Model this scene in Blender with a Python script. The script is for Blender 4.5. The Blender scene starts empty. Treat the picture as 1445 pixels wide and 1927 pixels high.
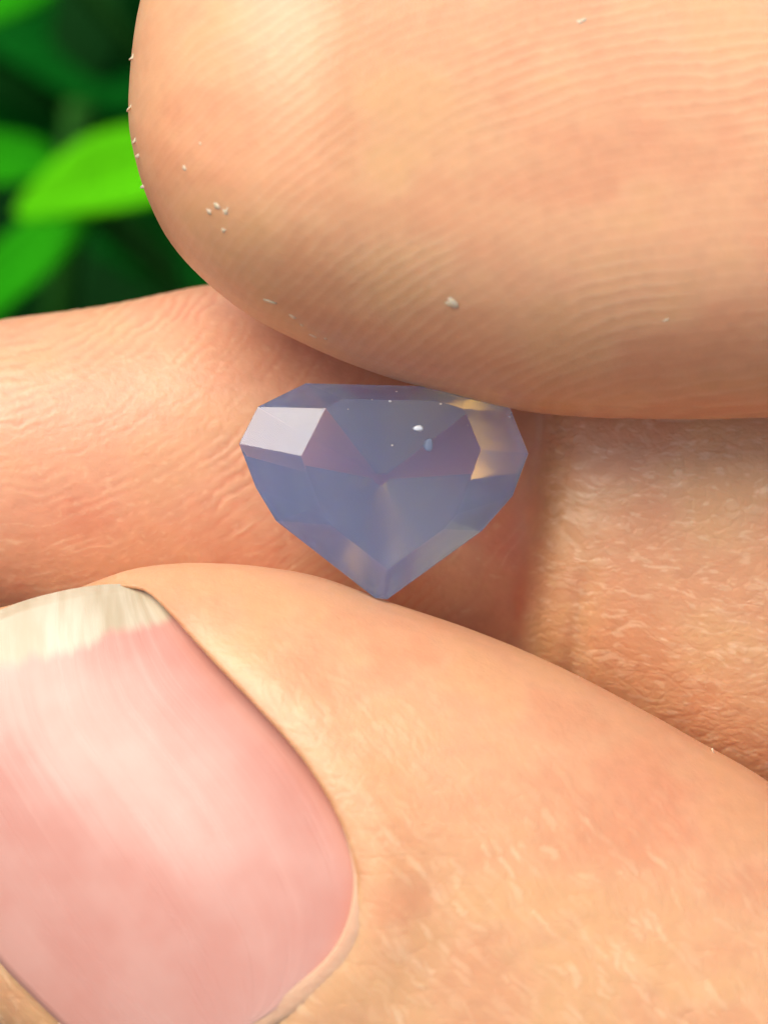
import bpy, bmesh, math, random
import numpy as np
from mathutils import Vector, Matrix

random.seed(7)
rng = np.random.default_rng(11)
sc = bpy.context.scene
COL = sc.collection

# ------------------------------------------------------------------ frame of the place
# "hand frame": x right, y up the picture, z towards the photographer, in millimetres;
# M turns it into the world (metres, z up). The photographer looks 50 degrees down.
PPM = 46.0                      # photograph pixels per millimetre at the stone
CAM_D = 140.0                   # lens to stone, mm
PITCH = math.radians(50)
HEIGHT = 0.42                   # stone above the soil, m
cP, sP = math.cos(PITCH), math.sin(PITCH)
ROT = Matrix(((1, 0, 0), (0, sP, -cP), (0, cP, sP)))
M = Matrix.Translation((0, 0, HEIGHT)) @ ROT.to_4x4()

def mm(px, py, z=0.0):
    k = (CAM_D - z) / CAM_D / PPM
    return np.array([(px - 722.5) * k, (963.5 - py) * k, z])

# ------------------------------------------------------------------ camera
cam_d = bpy.data.cameras.new('camera')
cam = bpy.data.objects.new('camera', cam_d)
COL.objects.link(cam)
cam.matrix_world = M @ Matrix.Translation((0, 0, CAM_D * 0.001))
cam_d.sensor_fit = 'VERTICAL'
cam_d.sensor_height = 36.0
cam_d.lens = 36.0 * CAM_D / (1927 / PPM)
cam_d.clip_start = 0.005
cam_d.clip_end = 50
cam_d.dof.use_dof = True
cam_d.dof.focus_distance = (CAM_D - 1.5) * 0.001
cam_d.dof.aperture_fstop = cam_d.lens / 2.6      # a 2.6 mm wide lens opening
sc.camera = cam

# ------------------------------------------------------------------ light
SUN_LOCAL = Vector((-0.38, 0.63, 0.68)).normalized()
sun_w = ROT @ SUN_LOCAL
elev = math.asin(sun_w.z)
azim = math.atan2(sun_w.x, sun_w.y)
world = bpy.data.worlds.new('World')
sc.world = world
world.use_nodes = True
wn = world.node_tree.nodes
sky = wn.new('ShaderNodeTexSky')
sky.sky_type = 'NISHITA'
sky.sun_disc = False
sky.sun_elevation = elev
sky.sun_rotation = azim
sky.dust_density = 3.0
world.node_tree.links.new(sky.outputs[0], wn['Background'].inputs[0])
wn['Background'].inputs[1].default_value = 0.075
sl = bpy.data.lights.new('sun', 'SUN')
sl.energy = 1.5
sl.angle = math.radians(40)
sl.color = (1.0, 0.92, 0.80)
sun = bpy.data.objects.new('sun', sl)
COL.objects.link(sun)
sun.rotation_euler = sun_w.to_track_quat('Z', 'Y').to_euler()

sc.view_settings.view_transform = 'Standard'
sc.view_settings.look = 'None'
sc.view_settings.exposure = 1.20
sc.view_settings.gamma = 1.0
sc.view_settings.use_curve_mapping = False
sc.render.engine = 'CYCLES'
sc.cycles.use_denoising = True
sc.cycles.max_bounces = 8
sc.cycles.transmission_bounces = 8
sc.cycles.transparent_max_bounces = 8
sc.cycles.volume_bounces = 6
sc.cycles.caustics_reflective = False
sc.cycles.sample_clamp_indirect = 8

# ------------------------------------------------------------------ node helper
class NT:
    def __init__(self, name):
        self.mat = bpy.data.materials.new(name)
        self.mat.use_nodes = True
        self.t = self.mat.node_tree
        self.n = self.t.nodes
        self.l = self.t.links
        self.bsdf = self.n['Principled BSDF']
        self.out = self.n['Material Output']
    def put(self, sock, v):
        if isinstance(v, S): self.l.new(v.s, sock)
        else: sock.default_value = v
    def math(self, op, a, b=None, c=None):
        n = self.n.new('ShaderNodeMath'); n.operation = op
        self.put(n.inputs[0], a)
        if b is not None: self.put(n.inputs[1], b)
        if c is not None: self.put(n.inputs[2], c)
        return S(self, n.outputs[0])
    def attr(self, name, out='Fac'):
        n = self.n.new('ShaderNodeAttribute'); n.attribute_name = name
        return S(self, n.outputs[out])
    def obj(self):
        n = self.n.new('ShaderNodeTexCoord')
        return S(self, n.outputs['Object'])
    def sep(self, v):
        n = self.n.new('ShaderNodeSeparateXYZ'); self.put(n.inputs[0], v)
        return [S(self, n.outputs[i]) for i in range(3)]
    def comb(self, x, y, z=0.0):
        n = self.n.new('ShaderNodeCombineXYZ')
        for i, v in enumerate((x, y, z)): self.put(n.inputs[i], v)
        return S(self, n.outputs[0])
    def noise(self, v, scale=1.0, detail=2.0, rough=0.5, dist=0.0):
        n = self.n.new('ShaderNodeTexNoise')
        self.put(n.inputs['Vector'], v)
        n.inputs['Scale'].default_value = scale; n.inputs['Detail'].default_value = detail
        n.inputs['Roughness'].default_value = rough; n.inputs['Distortion'].default_value = dist
        return S(self, n.outputs['Fac'])
    def voro(self, v, scale=1.0, feature='F1', out='Distance', rand=1.0):
        n = self.n.new('ShaderNodeTexVoronoi'); n.feature = feature
        self.put(n.inputs['Vector'], v); n.inputs['Scale'].default_value = scale
        n.inputs['Randomness'].default_value = rand
        return S(self, n.outputs[out])
    def mix(self, f, a, b):
        n = self.n.new('ShaderNodeMix'); n.data_type = 'RGBA'
        self.put(n.inputs[0], f)
        for i, c in ((6, a), (7, b)):
            if isinstance(c, S): self.l.new(c.s, n.inputs[i])
            else: n.inputs[i].default_value = (*c, 1)
        return S(self, n.outputs[2])
    def smooth(self, x, lo, hi):
        n = self.n.new('ShaderNodeMapRange'); n.interpolation_type = 'SMOOTHSTEP'
        self.put(n.inputs[0], x); n.inputs[1].default_value = lo; n.inputs[2].default_value = hi
        return S(self, n.outputs[0])
    def bump(self, h, dist=0.001, strength=1.0):
        n = self.n.new('ShaderNodeBump'); self.put(n.inputs['Height'], h)
        n.inputs['Distance'].default_value = dist; n.inputs['Strength'].default_value = strength
        self.l.new(n.outputs[0], self.bsdf.inputs['Normal'])
    def set(self, name, v):
        if isinstance(v, tuple) and len(v) == 3 and self.bsdf.inputs[name].type == 'RGBA': v = (*v, 1)
        self.put(self.bsdf.inputs[name], v)

class S:
    def __init__(self, nt, s): self.nt, self.s = nt, s
    def __add__(self, o): return self.nt.math('ADD', self, o)
    __radd__ = __add__
    def __mul__(self, o): return self.nt.math('MULTIPLY', self, o)
    __rmul__ = __mul__
    def __sub__(self, o): return self.nt.math('SUBTRACT', self, o)
    def __rsub__(self, o): return self.nt.math('SUBTRACT', o, self)
    def __truediv__(self, o): return self.nt.math('DIVIDE', self, o)
    def sin(self): return self.nt.math('SINE', self)
    def pow(self, p): return self.nt.math('POWER', self, p)
    def abs(self): return self.nt.math('ABSOLUTE', self)
    def sqrt(self): return self.nt.math('SQRT', self)

def mesh_obj(name, verts, faces, mat, parent=None, smooth=True, matrix=None):
    me = bpy.data.meshes.new(name)
    v = np.asarray(verts, dtype=np.float64)
    me.from_pydata([tuple(p) for p in v], [], [tuple(int(i) for i in f) for f in faces])
    if smooth:
        me.polygons.foreach_set('use_smooth', np.ones(len(me.polygons), dtype=bool))
    me.materials.append(mat)
    me.update()
    o = bpy.data.objects.new(name, me)
    COL.objects.link(o)
    if parent is not None: o.parent = parent
    elif matrix is not None: o.matrix_world = matrix
    return o

def tag(o, label, cat):
    o['label'] = label; o['category'] = cat

# ------------------------------------------------------------------ shape tools
def pchip(x, y):
    x = np.asarray(x, float); y = np.asarray(y, float)
    h = np.diff(x); d = np.diff(y) / h
    m = np.zeros_like(y)
    for i in range(1, len(x) - 1):
        if d[i-1] * d[i] > 0:
            w1 = 2*h[i] + h[i-1]; w2 = h[i] + 2*h[i-1]
            m[i] = (w1 + w2) / (w1/d[i-1] + w2/d[i])
    m[0] = d[0]; m[-1] = d[-1]
    def f(xi):
        xi = np.clip(np.asarray(xi, float), x[0], x[-1])
        k = np.clip(np.searchsorted(x, xi) - 1, 0, len(h) - 1)
        t = (xi - x[k]) / h[k]
        return ((1+2*t)*(1-t)**2*y[k] + t*(1-t)**2*h[k]*m[k]
                + t*t*(3-2*t)*y[k+1] + t*t*(t-1)*h[k]*m[k+1])
    return f

class Sweep:
    """A finger: outlines seen from the front, depth profile along its axis, rounded tip."""
    def __init__(self, tip, ang, z0, upper, lower, zc, front, back, cap, n=2.2, apex=0.0):
        self.d = np.array([math.cos(ang), math.sin(ang)])
        self.nrm = np.array([-self.d[1], self.d[0]])
        self.p0 = mm(*tip, z0)[:2]
        self.n = n; self.apex = apex
        def conv(pts):
            q = np.array([mm(px, py, z0)[:2] for px, py in pts]) - self.p0
            s = q @ self.d; s[0] = 0.0
            for i in range(1, len(s)): s[i] = max(s[i], s[i-1] + 0.05)
            return s, q @ self.nrm
        su, tu = conv(upper); so, to = conv(lower)
        smax = min(su[-1], so[-1])
        self.smax = smax
        fu = pchip(np.sqrt(np.maximum(su, 0)), tu); fo = pchip(np.sqrt(np.maximum(so, 0)), to)
        self.Q = np.linspace(0, math.sqrt(smax), 3000)
        ss = self.Q ** 2
        t1, t0 = fu(self.Q), fo(self.Q)
        self.tc = (t1 + t0) / 2
        self.a = np.maximum((t1 - t0) / 2, 1e-3)
        capf = np.sqrt(np.clip(1 - (1 - np.clip(ss / cap, 0, 1)) ** 2, 0, 1))
        zf = lambda pts: pchip([p[0] for p in pts], [p[1] for p in pts])(ss)
        self.zc = zf(zc)
        self.bf = np.maximum(zf(front) * capf, 1e-3)
        self.bb = np.maximum(zf(back) * capf, 1e-3)
        da = np.gradient(np.minimum(self.a, self.bf), ss + np.arange(len(ss)) * 1e-7)
        self.sl = 1 / np.sqrt(1 + np.clip(da, -4, 4) ** 2)
    def st(self, X, Y):
        x = X - self.p0[0]; y = Y - self.p0[1]
        return x*self.d[0] + y*self.d[1], x*self.nrm[0] + y*self.nrm[1]
    def look(self, s, name):
        return np.interp(np.sqrt(np.clip(s, 0, self.smax)), self.Q, getattr(self, name))
    def __call__(self, X, Y, Z):
        s, t = self.st(X, Y)
        L = lambda k: self.look(s, k)
        tc, a, zc, bf, bb, sl = L('tc'), L('a'), L('zc'), L('bf'), L('bb'), L('sl')
        w = Z - zc
        b = np.where(w > 0, bf, bb)
        e = np.where(w > 0, self.apex * np.clip(w / np.maximum(0.35 * b, 1e-3), 0, 1), 0.0) * a
        dt = t - tc - e
        ah = np.where(dt > 0, a - e, a + e)
        g = ((np.abs(dt) / ah) ** self.n + (np.abs(w) / b) ** self.n) ** (1 / self.n)
        f = (g - 1) * np.minimum(a, b) * sl
        over = s - self.smax
        f = np.where(s < 0, np.sqrt(s*s + (t - tc)**2 + w*w), np.maximum(f, over))
        return f
    def front_z(self, X, Y):
        s, t = self.st(X, Y)
        r = np.clip(np.abs(t - self.look(s, 'tc')) / self.look(s, 'a'), 0, 0.999)
        return self.look(s, 'zc') + self.look(s, 'bf') * (1 - r ** self.n) ** (1 / self.n)

def smin(a, b, k):
    h = np.clip(0.5 + 0.5 * (b - a) / k, 0, 1)
    return b + (a - b) * h - k * h * (1 - h)
def smax(a, b, k): return -smin(-a, -b, k)
def ell(X, Y, Z, c, r):
    q = np.sqrt(((X-c[0])/r[0])**2 + ((Y-c[1])/r[1])**2 + ((Z-c[2])/r[2])**2)
    return (q - 1) * min(r)
def sstep(x, lo, hi):
    t = np.clip((x - lo) / (hi - lo), 0, 1)
    return t * t * (3 - 2 * t)

# ------------------------------------------------------------------ the stone (planes)
ZG = 1.2
TABLE_Z = ZG + 1.05
CULET = mm(716, 884, ZG); CULET[2] = ZG - 4.5
# girdle corner (clockwise from the top left) and how far the crown facet of the edge that starts there runs inward (px)
GIRDLE = [((575, 719), 36), ((822, 725), 34), ((960, 767), 84), ((994, 853), 84), ((964, 934), 52),
          ((906, 1000), 40), ((729, 1129), 22), ((706, 1127), 52), ((520, 981), 80), ((482, 918), 98),
          ((450, 835), 118), ((485, 764), 66)]
PLANES = []
gp = [mm(*p, ZG)[:2] for p, w in GIRDLE]
cen = np.mean(gp, axis=0)
for i, (p, w) in enumerate(GIRDLE):
    a, b = gp[i], gp[(i+1) % len(gp)]
    e = (b - a) / np.linalg.norm(b - a)
    o2 = np.array([-e[1], e[0]])
    if o2 @ ((a+b)/2 - cen) < 0: o2 = -o2
    # girdle wall
    PLANES.append((np.array([*o2, 0.0]), float(o2 @ a)))
    # crown facet
    wmm = w / PPM; hh = TABLE_Z - (ZG + 0.06)
    nv = np.array([*(o2 * hh), wmm]); nv /= np.linalg.norm(nv)
    PLANES.append((nv, float(nv @ np.array([*a, ZG + 0.06]))))
    # pavilion facets: a steep one by the girdle and a flatter main one to the culet
    p3 = np.array([*a, ZG - 0.10])
    dist = float(o2 @ (a - CULET[:2]))
    if i not in (1, 3, 6, 9):
        nv = np.array([*(o2 * (p3[2] - CULET[2])), -dist])
    else:
        nv = np.array([*(o2 * 2.0), -1.0])
    nv /= np.linalg.norm(nv)
    PLANES.append((nv, float(nv @ p3)))
PLANES.append((np.array([0, 0, 1.0]), TABLE_Z))
PLANES.append((np.array([0.0, 0, -1.0]), -(CULET[2] + 0.25)))
# the stone leans back a little, its table turned up towards the light
_tilt = Matrix.Rotation(math.radians(-8), 3, 'X')
_pc = Vector((*cen, ZG))
_pl = []
for nv, d in PLANES:
    n2 = _tilt @ Vector(nv)
    p2 = _tilt @ (Vector(nv) * d - _pc) + _pc
    _pl.append((np.array(n2), float(n2.dot(p2))))
PLANES = _pl
def gem_f(X, Y, Z):
    g = None
    for nv, d in PLANES:
        v = X*nv[0] + Y*nv[1] + Z*nv[2] - d
        g = v if g is None else np.maximum(g, v)
    return g

# ------------------------------------------------------------------ hand: implicit shape
k = 1 / PPM
finger_top = Sweep((243, 195), 0.0, 1.0,
    [(243,195),(245,150),(251,90),(262,20),(285,-60),(340,-150),(450,-230),(650,-280),(1000,-300),(1445,-290),(2300,-300),(3300,-330)],
    [(243,195),(246,250),(256,300),(275,365),(320,455),(400,541),(480,600),(560,641),(640,677),(740,713),(850,743),(960,769),(1050,781),(1150,787),(1300,789),(1445,786),(1700,780),(2300,800),(3300,850)],
    [(0,1.0),(25,1.0),(60,-6)], [(0,8.6),(25,8.2),(70,8.5)], [(0,8.0),(70,8.5)], 9.0, 2.1, -0.38)
finger_back = Sweep((-330, 850), 0.0, -9.0,
    [(-330,850),(-322,770),(-280,690),(-180,635),(0,602),(200,574),(400,534),(600,508),(800,505),(1000,525),(1200,520),(1445,500),(2300,470),(3300,460)],
    [(-330,850),(-322,950),(-280,1050),(-180,1130),(0,1190),(300,1250),(700,1280),(1000,1340),(1200,1430),(1445,1540),(2300,1600),(3300,1640)],
    [(0,-9.5),(28,-9.5),(40,-9.0),(75,-11)], [(0,6.6),(22,6.4),(28,6.3),(33,7.7),(40,8.1),(80,8.6)], [(0,6.5),(80,8)], 9.0, 2.3)
TH0 = (-260, 1330)
TANG = -math.atan2(0.57, 0.82)
def th_px(s, t): return (TH0[0] + 0.821*s + 0.571*t, TH0[1] + 0.571*s - 0.821*t)
thumb = Sweep(TH0, TANG, 1.5,
    [TH0, th_px(12,110), th_px(60,235), (130,1112), (250,1071), (330,1061), (400,1060), (500,1068), (600,1086), (730,1132), (900,1190), (1000,1231), (1100,1278), (1200,1331), (1300,1387), (1445,1471), th_px(1900,860), th_px(2500,840), th_px(3100,820)],
    [TH0, th_px(12,-90), th_px(60,-190), th_px(200,-300), th_px(400,-345), th_px(700,-370), th_px(1100,-400), th_px(1500,-430), th_px(2200,-500), th_px(3100,-560)],
    [(0,1.0),(35,1.5),(70,-5)], [(0,5.5),(8,6.3),(16,7.6),(22,8.2),(35,8.6),(70,10)], [(0,7.5),(70,10)], 20.0, 2.3)
ring = Sweep((620, -700), 0.02, -6.0,
    [(620,-700),(640,-880),(760,-1010),(1100,-1060),(2000,-1080),(3400,-1150)],
    [(620,-700),(640,-540),(760,-420),(1100,-370),(2000,-350),(3400,-330)],
    [(0,-6),(60,-10)], [(0,7.5),(70,8)], [(0,7),(70,8)], 8.0)
pinky = Sweep((1400, -1350), -0.05, -9.0,
    [(1400,-1350),(1420,-1480),(1520,-1590),(1800,-1640),(2500,-1660),(3500,-1640)],
    [(1400,-1350),(1420,-1230),(1520,-1130),(1800,-1080),(2500,-1060),(3500,-980)],
    [(0,-9),(45,-12)], [(0,6),(60,7)], [(0,6),(60,7)], 7.0)
forearm = Sweep((3400, 500), -0.12, -14.0,
    [(3400,500),(3500,-500),(4200,-700),(5200,-500),(7200,-420)],
    [(3400,500),(3500,1900),(4200,2100),(5200,2000),(7200,2300)],
    [(0,-14),(80,-16)], [(0,14),(80,19)], [(0,14),(80,19)], 20.0, 2.4)

# thumbnail outline (photograph pixels, at the nail's own height)
NAIL_Z = 7.0
NAIL_R = [(440,1935),(520,1884),(590,1834),(642,1780),(672,1718),(681,1655),(672,1600),(650,1540),(612,1470),(562,1402),(500,1336),(432,1268),(372,1208),(318,1152),(270,1110)]
NAIL_L = [(440,1935),(360,1972),(290,1990),(220,1985),(160,1962),(110,1925),(60,1880),(5,1828),(-50,1765),(-105,1690),(-155,1610),(-200,1530),(-235,1450),(-262,1370),(-278,1310)]
FREE = [(270,1110),(235,1104),(180,1104),(100,1116),(0,1145),(-120,1205),(-215,1265),(-278,1310)]
def nail_axis(X, Y):
    s, t = thumb.st(X, Y)
    return s, t
NAIL_AX = pchip([-200, 0, 150, 350, 550, 750, 950, 1150], [0.9, 2.7, 4.3, 6.0, 7.4, 8.5, 9.1, 9.2])
def nail_z(X, Y):
    s, t = thumb.st(X, Y)
    s_ = s * PPM; t_ = (t - 78 / PPM)
    za = NAIL_AX(s_)
    return za + 0.35 - 0.036 * t_ * t_
def dense(pts, n=80):
    pts = np.array(pts, float)
    c = np.r_[0, np.cumsum(np.linalg.norm(np.diff(pts, axis=0), axis=1))]
    u = np.linspace(0, c[-1], n)
    return np.c_[pchip(c, pts[:, 0])(u), pchip(c, pts[:, 1])(u)]
def dense2(pts, n=80):
    # smooth parametric resample (Catmull-Rom)
    p = np.array(pts, float); p = np.vstack([2*p[0]-p[1], p, 2*p[-1]-p[-2]])
    out = []
    m = len(p) - 3
    for q in np.linspace(0, m, n):
        i = min(int(q), m - 1); t = q - i
        a, b, c, d = p[i], p[i+1], p[i+2], p[i+3]
        out.append(0.5*((2*b) + (c-a)*t + (2*a-5*b+4*c-d)*t*t + (3*b-a-3*c+d)*t**3))
    return np.array(out)
NR = np.array([mm(*p, NAIL_Z)[:2] for p in dense2(NAIL_R, 60)])
NL = np.array([mm(*p, NAIL_Z)[:2] for p in dense2(NAIL_L, 60)])
NF = np.array([mm(*p, NAIL_Z)[:2] for p in dense2(FREE, 30)])
POLY = np.vstack([NR[::2], NF[1:-1:2], NL[::-2][:-1]])
def poly_d(X, Y):
    X = np.asarray(X, float); Y = np.asarray(Y, float)
    sh = np.broadcast(X, Y).shape
    x = np.broadcast_to(X, sh).ravel(); y = np.broadcast_to(Y, sh).ravel()
    best = np.full(x.shape, 1e9); ins = np.zeros(x.shape, bool)
    near = (x > POLY[:,0].min()-6) & (x < POLY[:,0].max()+6) & (y > POLY[:,1].min()-6) & (y < POLY[:,1].max()+6)
    xx, yy = x[near], y[near]
    bb = np.full(xx.shape, 1e9); ii = np.zeros(xx.shape, bool)
    for i in range(len(POLY)):
        a = POLY[i]; b = POLY[(i+1) % len(POLY)]
        e = b - a
        u = np.clip(((xx-a[0])*e[0] + (yy-a[1])*e[1]) / (e @ e + 1e-12), 0, 1)
        bb = np.minimum(bb, (xx-a[0]-u*e[0])**2 + (yy-a[1]-u*e[1])**2)
        cr = (a[1] > yy) != (b[1] > yy)
        if abs(e[1]) > 1e-9:
            ii ^= cr & (xx < a[0] + (yy - a[1]) / e[1] * e[0])
    best[near] = np.sqrt(bb); best[~near] = 6.0
    ins[near] = ii
    return np.where(ins, -best, best).reshape(sh)

def pxy(X, Y, z):           # hand frame -> pixel numbers of the photograph, used as a ruler only
    kk = (CAM_D - z) / CAM_D / PPM
    return X / kk + 722.5, 963.5 - Y / kk

def f_back(X, Y, Z):
    u, v = pxy(X, Y, -3.0)
    xc = 1036 - 0.10 * (v - 820)                      # joint crease line
    d = (u - xc) / PPM
    h = 0.65 * sstep(d, -0.7, 0.9) - 0.28 * np.exp(-((d + 0.55) / 0.7) ** 2)
    h = h - 0.35 * np.exp(-((d - 1.9) / 0.5) ** 2) * sstep(v, 1000, 1150)
    h = h - 0.55 * np.exp(-((u - 930) / 120.0) ** 2)
    h = h + 0.35 * np.exp(-((u - 260) / 260.0) ** 2 - ((v - 850) / 200.0) ** 2)
    fade = sstep(Z, -8.0, -5.0)
    return finger_back(X, Y, Z - h * fade)

def f_thumb(X, Y, Z, dn=None):
    if dn is None: dn = poly_d(X, Y)
    nz = nail_z(X, Y)
    s, t = thumb.st(X, Y)
    tt = t * PPM; s_ = s * PPM
    # soft swelling of the nail folds
    side = sstep(tt, -150, 250)
    h = 0.30 * np.exp(-((dn - 0.8) / 1.6) ** 2) * (dn > -3) * sstep(s_, 120, 350)
    h = h * (0.35 + 0.65 * side)
    f = thumb(X, Y, Z - h * sstep(Z, 1.0, 4.0))
    bed = np.maximum(np.maximum(dn + 0.7, Z - (nz - 0.2)), (nz - 4.0) - Z)
    f = smin(f, bed, 0.6)
    cut = np.maximum(dn + 0.16, (nz - 0.22) - Z)
    f = smax(f, -cut, 0.22)
    return f

def f_hand(X, Y, Z, dn=None):
    ft = finger_top(X, Y, Z); fb = f_back(X, Y, Z); fh = f_thumb(X, Y, Z, dn)
    fin = smin(smin(ft, fb, 0.12), fh, 0.12)
    far = smin(ring(X, Y, Z), pinky(X, Y, Z), 1.0)
    palm = ell(X, Y, Z, (68, 2, -15), (40, 43, 14))
    thenar = ell(X, Y, Z, (46, -34, -10), (34, 21, 15))
    body = smin(smin(palm, thenar, 10.0), forearm(X, Y, Z), 9.0)
    far = smin(far, body, 6.0)
    kk = 0.15 + 7.0 * sstep(X, 20, 42)
    f = smin(fin, far, kk)
    return f, ft, fb, fh

def f_full(X, Y, Z, dn=None):
    f = f_hand(X, Y, Z, dn)[0]
    g = gem_f(X, Y, Z)
    return np.where(np.abs(g) < 4, smax(f, -(g - 0.04), 0.25), f)

def axis_pts(lo, hi, c0, c1, h, grow=1.13, hmax=2.2):
    p = list(np.arange(c0, c1 + 1e-6, h))
    st = h
    while p[-1] < hi:
        st = min(st * grow, hmax); p.append(p[-1] + st)
    st = h
    while p[0] > lo:
        st = min(st * grow, hmax); p.insert(0, p[0] - st)
    return np.array(p)
gx = axis_pts(-27, 142, -16.4, 16.4, 0.21)
gy = axis_pts(-64, 62, -21.6, 21.6, 0.21)
gz = axis_pts(-38, 16, -5.0, 10.4, 0.21)

def build_field():
    X = gx[:, None, None]; Y = gy[None, :, None]
    dn = poly_d(gx[:, None], gy[None, :])[:, :, None]
    F = np.empty((len(gx), len(gy), len(gz)), np.float32)
    for i0 in range(0, len(gz), 12):
        Z = gz[None, None, i0:i0+12]
        F[:, :, i0:i0+12] = f_hand(X, Y, Z, dn)[0]
    bx = (gx > -8) & (gx < 8); by = (gy > -6) & (gy < 8); bz = (gz > -6) & (gz < 4)
    ix = np.ix_(bx, by, bz)
    g = gem_f(gx[bx][:, None, None], gy[by][None, :, None], gz[bz][None, None, :])
    F[ix] = smax(F[ix], -(g - 0.04), 0.25)
    return F

def surface_nets(F):
    nx, ny, nz_ = F.shape
    ins = F < 0
    c = np.zeros((nx-1, ny-1, nz_-1), np.uint8)
    for dx in (0, 1):
        for dy in (0, 1):
            for dz in (0, 1):
                c += ins[dx:nx-1+dx, dy:ny-1+dy, dz:nz_-1+dz]
    act = (c > 0) & (c < 8)
    I, J, K = np.nonzero(act)
    idx = np.full(act.shape, -1, np.int32); idx[I, J, K] = np.arange(len(I))
    pos = np.zeros((len(I), 3)); cnt = np.zeros(len(I))
    G = (gx, gy, gz)
    corners = [(a, b, d) for a in (0, 1) for b in (0, 1) for d in (0, 1)]
    for c0 in corners:
        for ax in range(3):
            if c0[ax] == 1: continue
            c1 = list(c0); c1[ax] = 1
            f0 = F[I+c0[0], J+c0[1], K+c0[2]].astype(float); f1 = F[I+c1[0], J+c1[1], K+c1[2]].astype(float)
            m = (f0 < 0) != (f1 < 0)
            t = np.where(m, f0 / np.where(m, f0 - f1, 1), 0)
            p0 = np.c_[gx[I+c0[0]], gy[J+c0[1]], gz[K+c0[2]]]
            p1 = np.c_[gx[I+c1[0]], gy[J+c1[1]], gz[K+c1[2]]]
            pos[m] += (p0 + (p1 - p0) * t[:, None])[m]; cnt[m] += 1
    pos /= cnt[:, None]
    quads = []
    for ax in range(3):
        sl0 = [slice(None)]*3; sl1 = [slice(None)]*3
        sl0[ax] = slice(0, -1); sl1[ax] = slice(1, None)
        a_in = ins[tuple(sl0)]; b_in = ins[tuple(sl1)]
        e = np.array(np.nonzero(a_in != b_in))
        o1, o2 = (ax+1) % 3, (ax+2) % 3
        ok = (e[o1] > 0) & (e[o2] > 0) & (e[o1] < F.shape[o1]-1) & (e[o2] < F.shape[o2]-1)
        e = e[:, ok]
        flip = a_in[tuple(e)]
        def cell(d1, d2):
            q = [None]*3; q[ax] = e[ax]; q[o1] = e[o1]+d1; q[o2] = e[o2]+d2
            return idx[q[0], q[1], q[2]]
        q = np.c_[cell(-1, -1), cell(0, -1), cell(0, 0), cell(-1, 0)]
        q[~flip] = q[~flip][:, ::-1]
        quads.append(q)
    return pos, np.vstack(quads)

F = build_field()
pos, quads = surface_nets(F)
del F
cell_sz = np.maximum(0.25, np.maximum.reduce([np.interp(pos[:, i], g[:-1], np.diff(g)) for i, g in enumerate((gx, gy, gz))]))
edges = np.vstack([quads[:, [0, 1]], quads[:, [1, 2]], quads[:, [2, 3]], quads[:, [3, 0]]])
def relax(p):
    acc = np.zeros_like(p); cn = np.bincount(edges.ravel(), minlength=len(p)).astype(float)
    for i in range(3):
        acc[:, i] = np.bincount(edges[:, 0], p[edges[:, 1], i], minlength=len(p)) + np.bincount(edges[:, 1], p[edges[:, 0], i], minlength=len(p))
    return 0.5 * p + 0.5 * acc / np.maximum(cn, 1)[:, None]
def project(p, it):
    for _ in range(it):
        x, y, z = p.T; h = 0.04
        f = f_full(x, y, z)
        g = np.c_[f_full(x+h, y, z) - f, f_full(x, y+h, z) - f, f_full(x, y, z+h) - f] / h
        st = f[:, None] * g / np.maximum((g*g).sum(1), 0.05)[:, None]
        ln = np.linalg.norm(st, axis=1)
        st *= np.minimum(1, 0.35 * cell_sz / np.maximum(ln, 1e-9))[:, None]
        p = p - st
    return p
pos = project(pos, 2)
pos = relax(pos)
pos = project(pos, 1)
pos = relax(relax(pos))

# quick evaluation close to the stone (only the three digits matter there)
RX = np.arange(-24, 24, 0.1); RY = np.arange(-28, 28, 0.1)
RD = poly_d(RX[:, None], RY[None, :])
def dn_fast(x, y):
    i = np.clip((x - RX[0]) / 0.1, 0, len(RX) - 1.001); j = np.clip((y - RY[0]) / 0.1, 0, len(RY) - 1.001)
    i0 = i.astype(int); j0 = j.astype(int); a = i - i0; b = j - j0
    return (RD[i0, j0]*(1-a)*(1-b) + RD[i0+1, j0]*a*(1-b) + RD[i0, j0+1]*(1-a)*b + RD[i0+1, j0+1]*a*b)
def digits(x, y, z):
    return finger_top(x, y, z), f_back(x, y, z), f_thumb(x, y, z, dn_fast(x, y))
def f_near(x, y, z):
    ft, fb, fh = digits(x, y, z)
    f = smin(smin(ft, fb, 0.12), fh, 0.12)
    m = (np.abs(x) < 8) & (y > -6) & (y < 8)
    g = gem_f(x[m], y[m], z[m])
    f[m] = smax(f[m], -(g - 0.04), 0.25)
    return f
def grad_near(x, y, z, h=0.03):
    f = f_near(x, y, z)
    return f, np.c_[f_near(x+h, y, z) - f, f_near(x, y+h, z) - f, f_near(x, y, z+h) - f] / h
def snap(p, lim=0.08):
    f, g = grad_near(*p.T)
    st = f[:, None] * g / np.maximum((g*g).sum(1), 0.1)[:, None]
    ln = np.linalg.norm(st, axis=1)
    return p - st * np.minimum(1, lim / np.maximum(ln, 1e-9))[:, None], g

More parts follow.
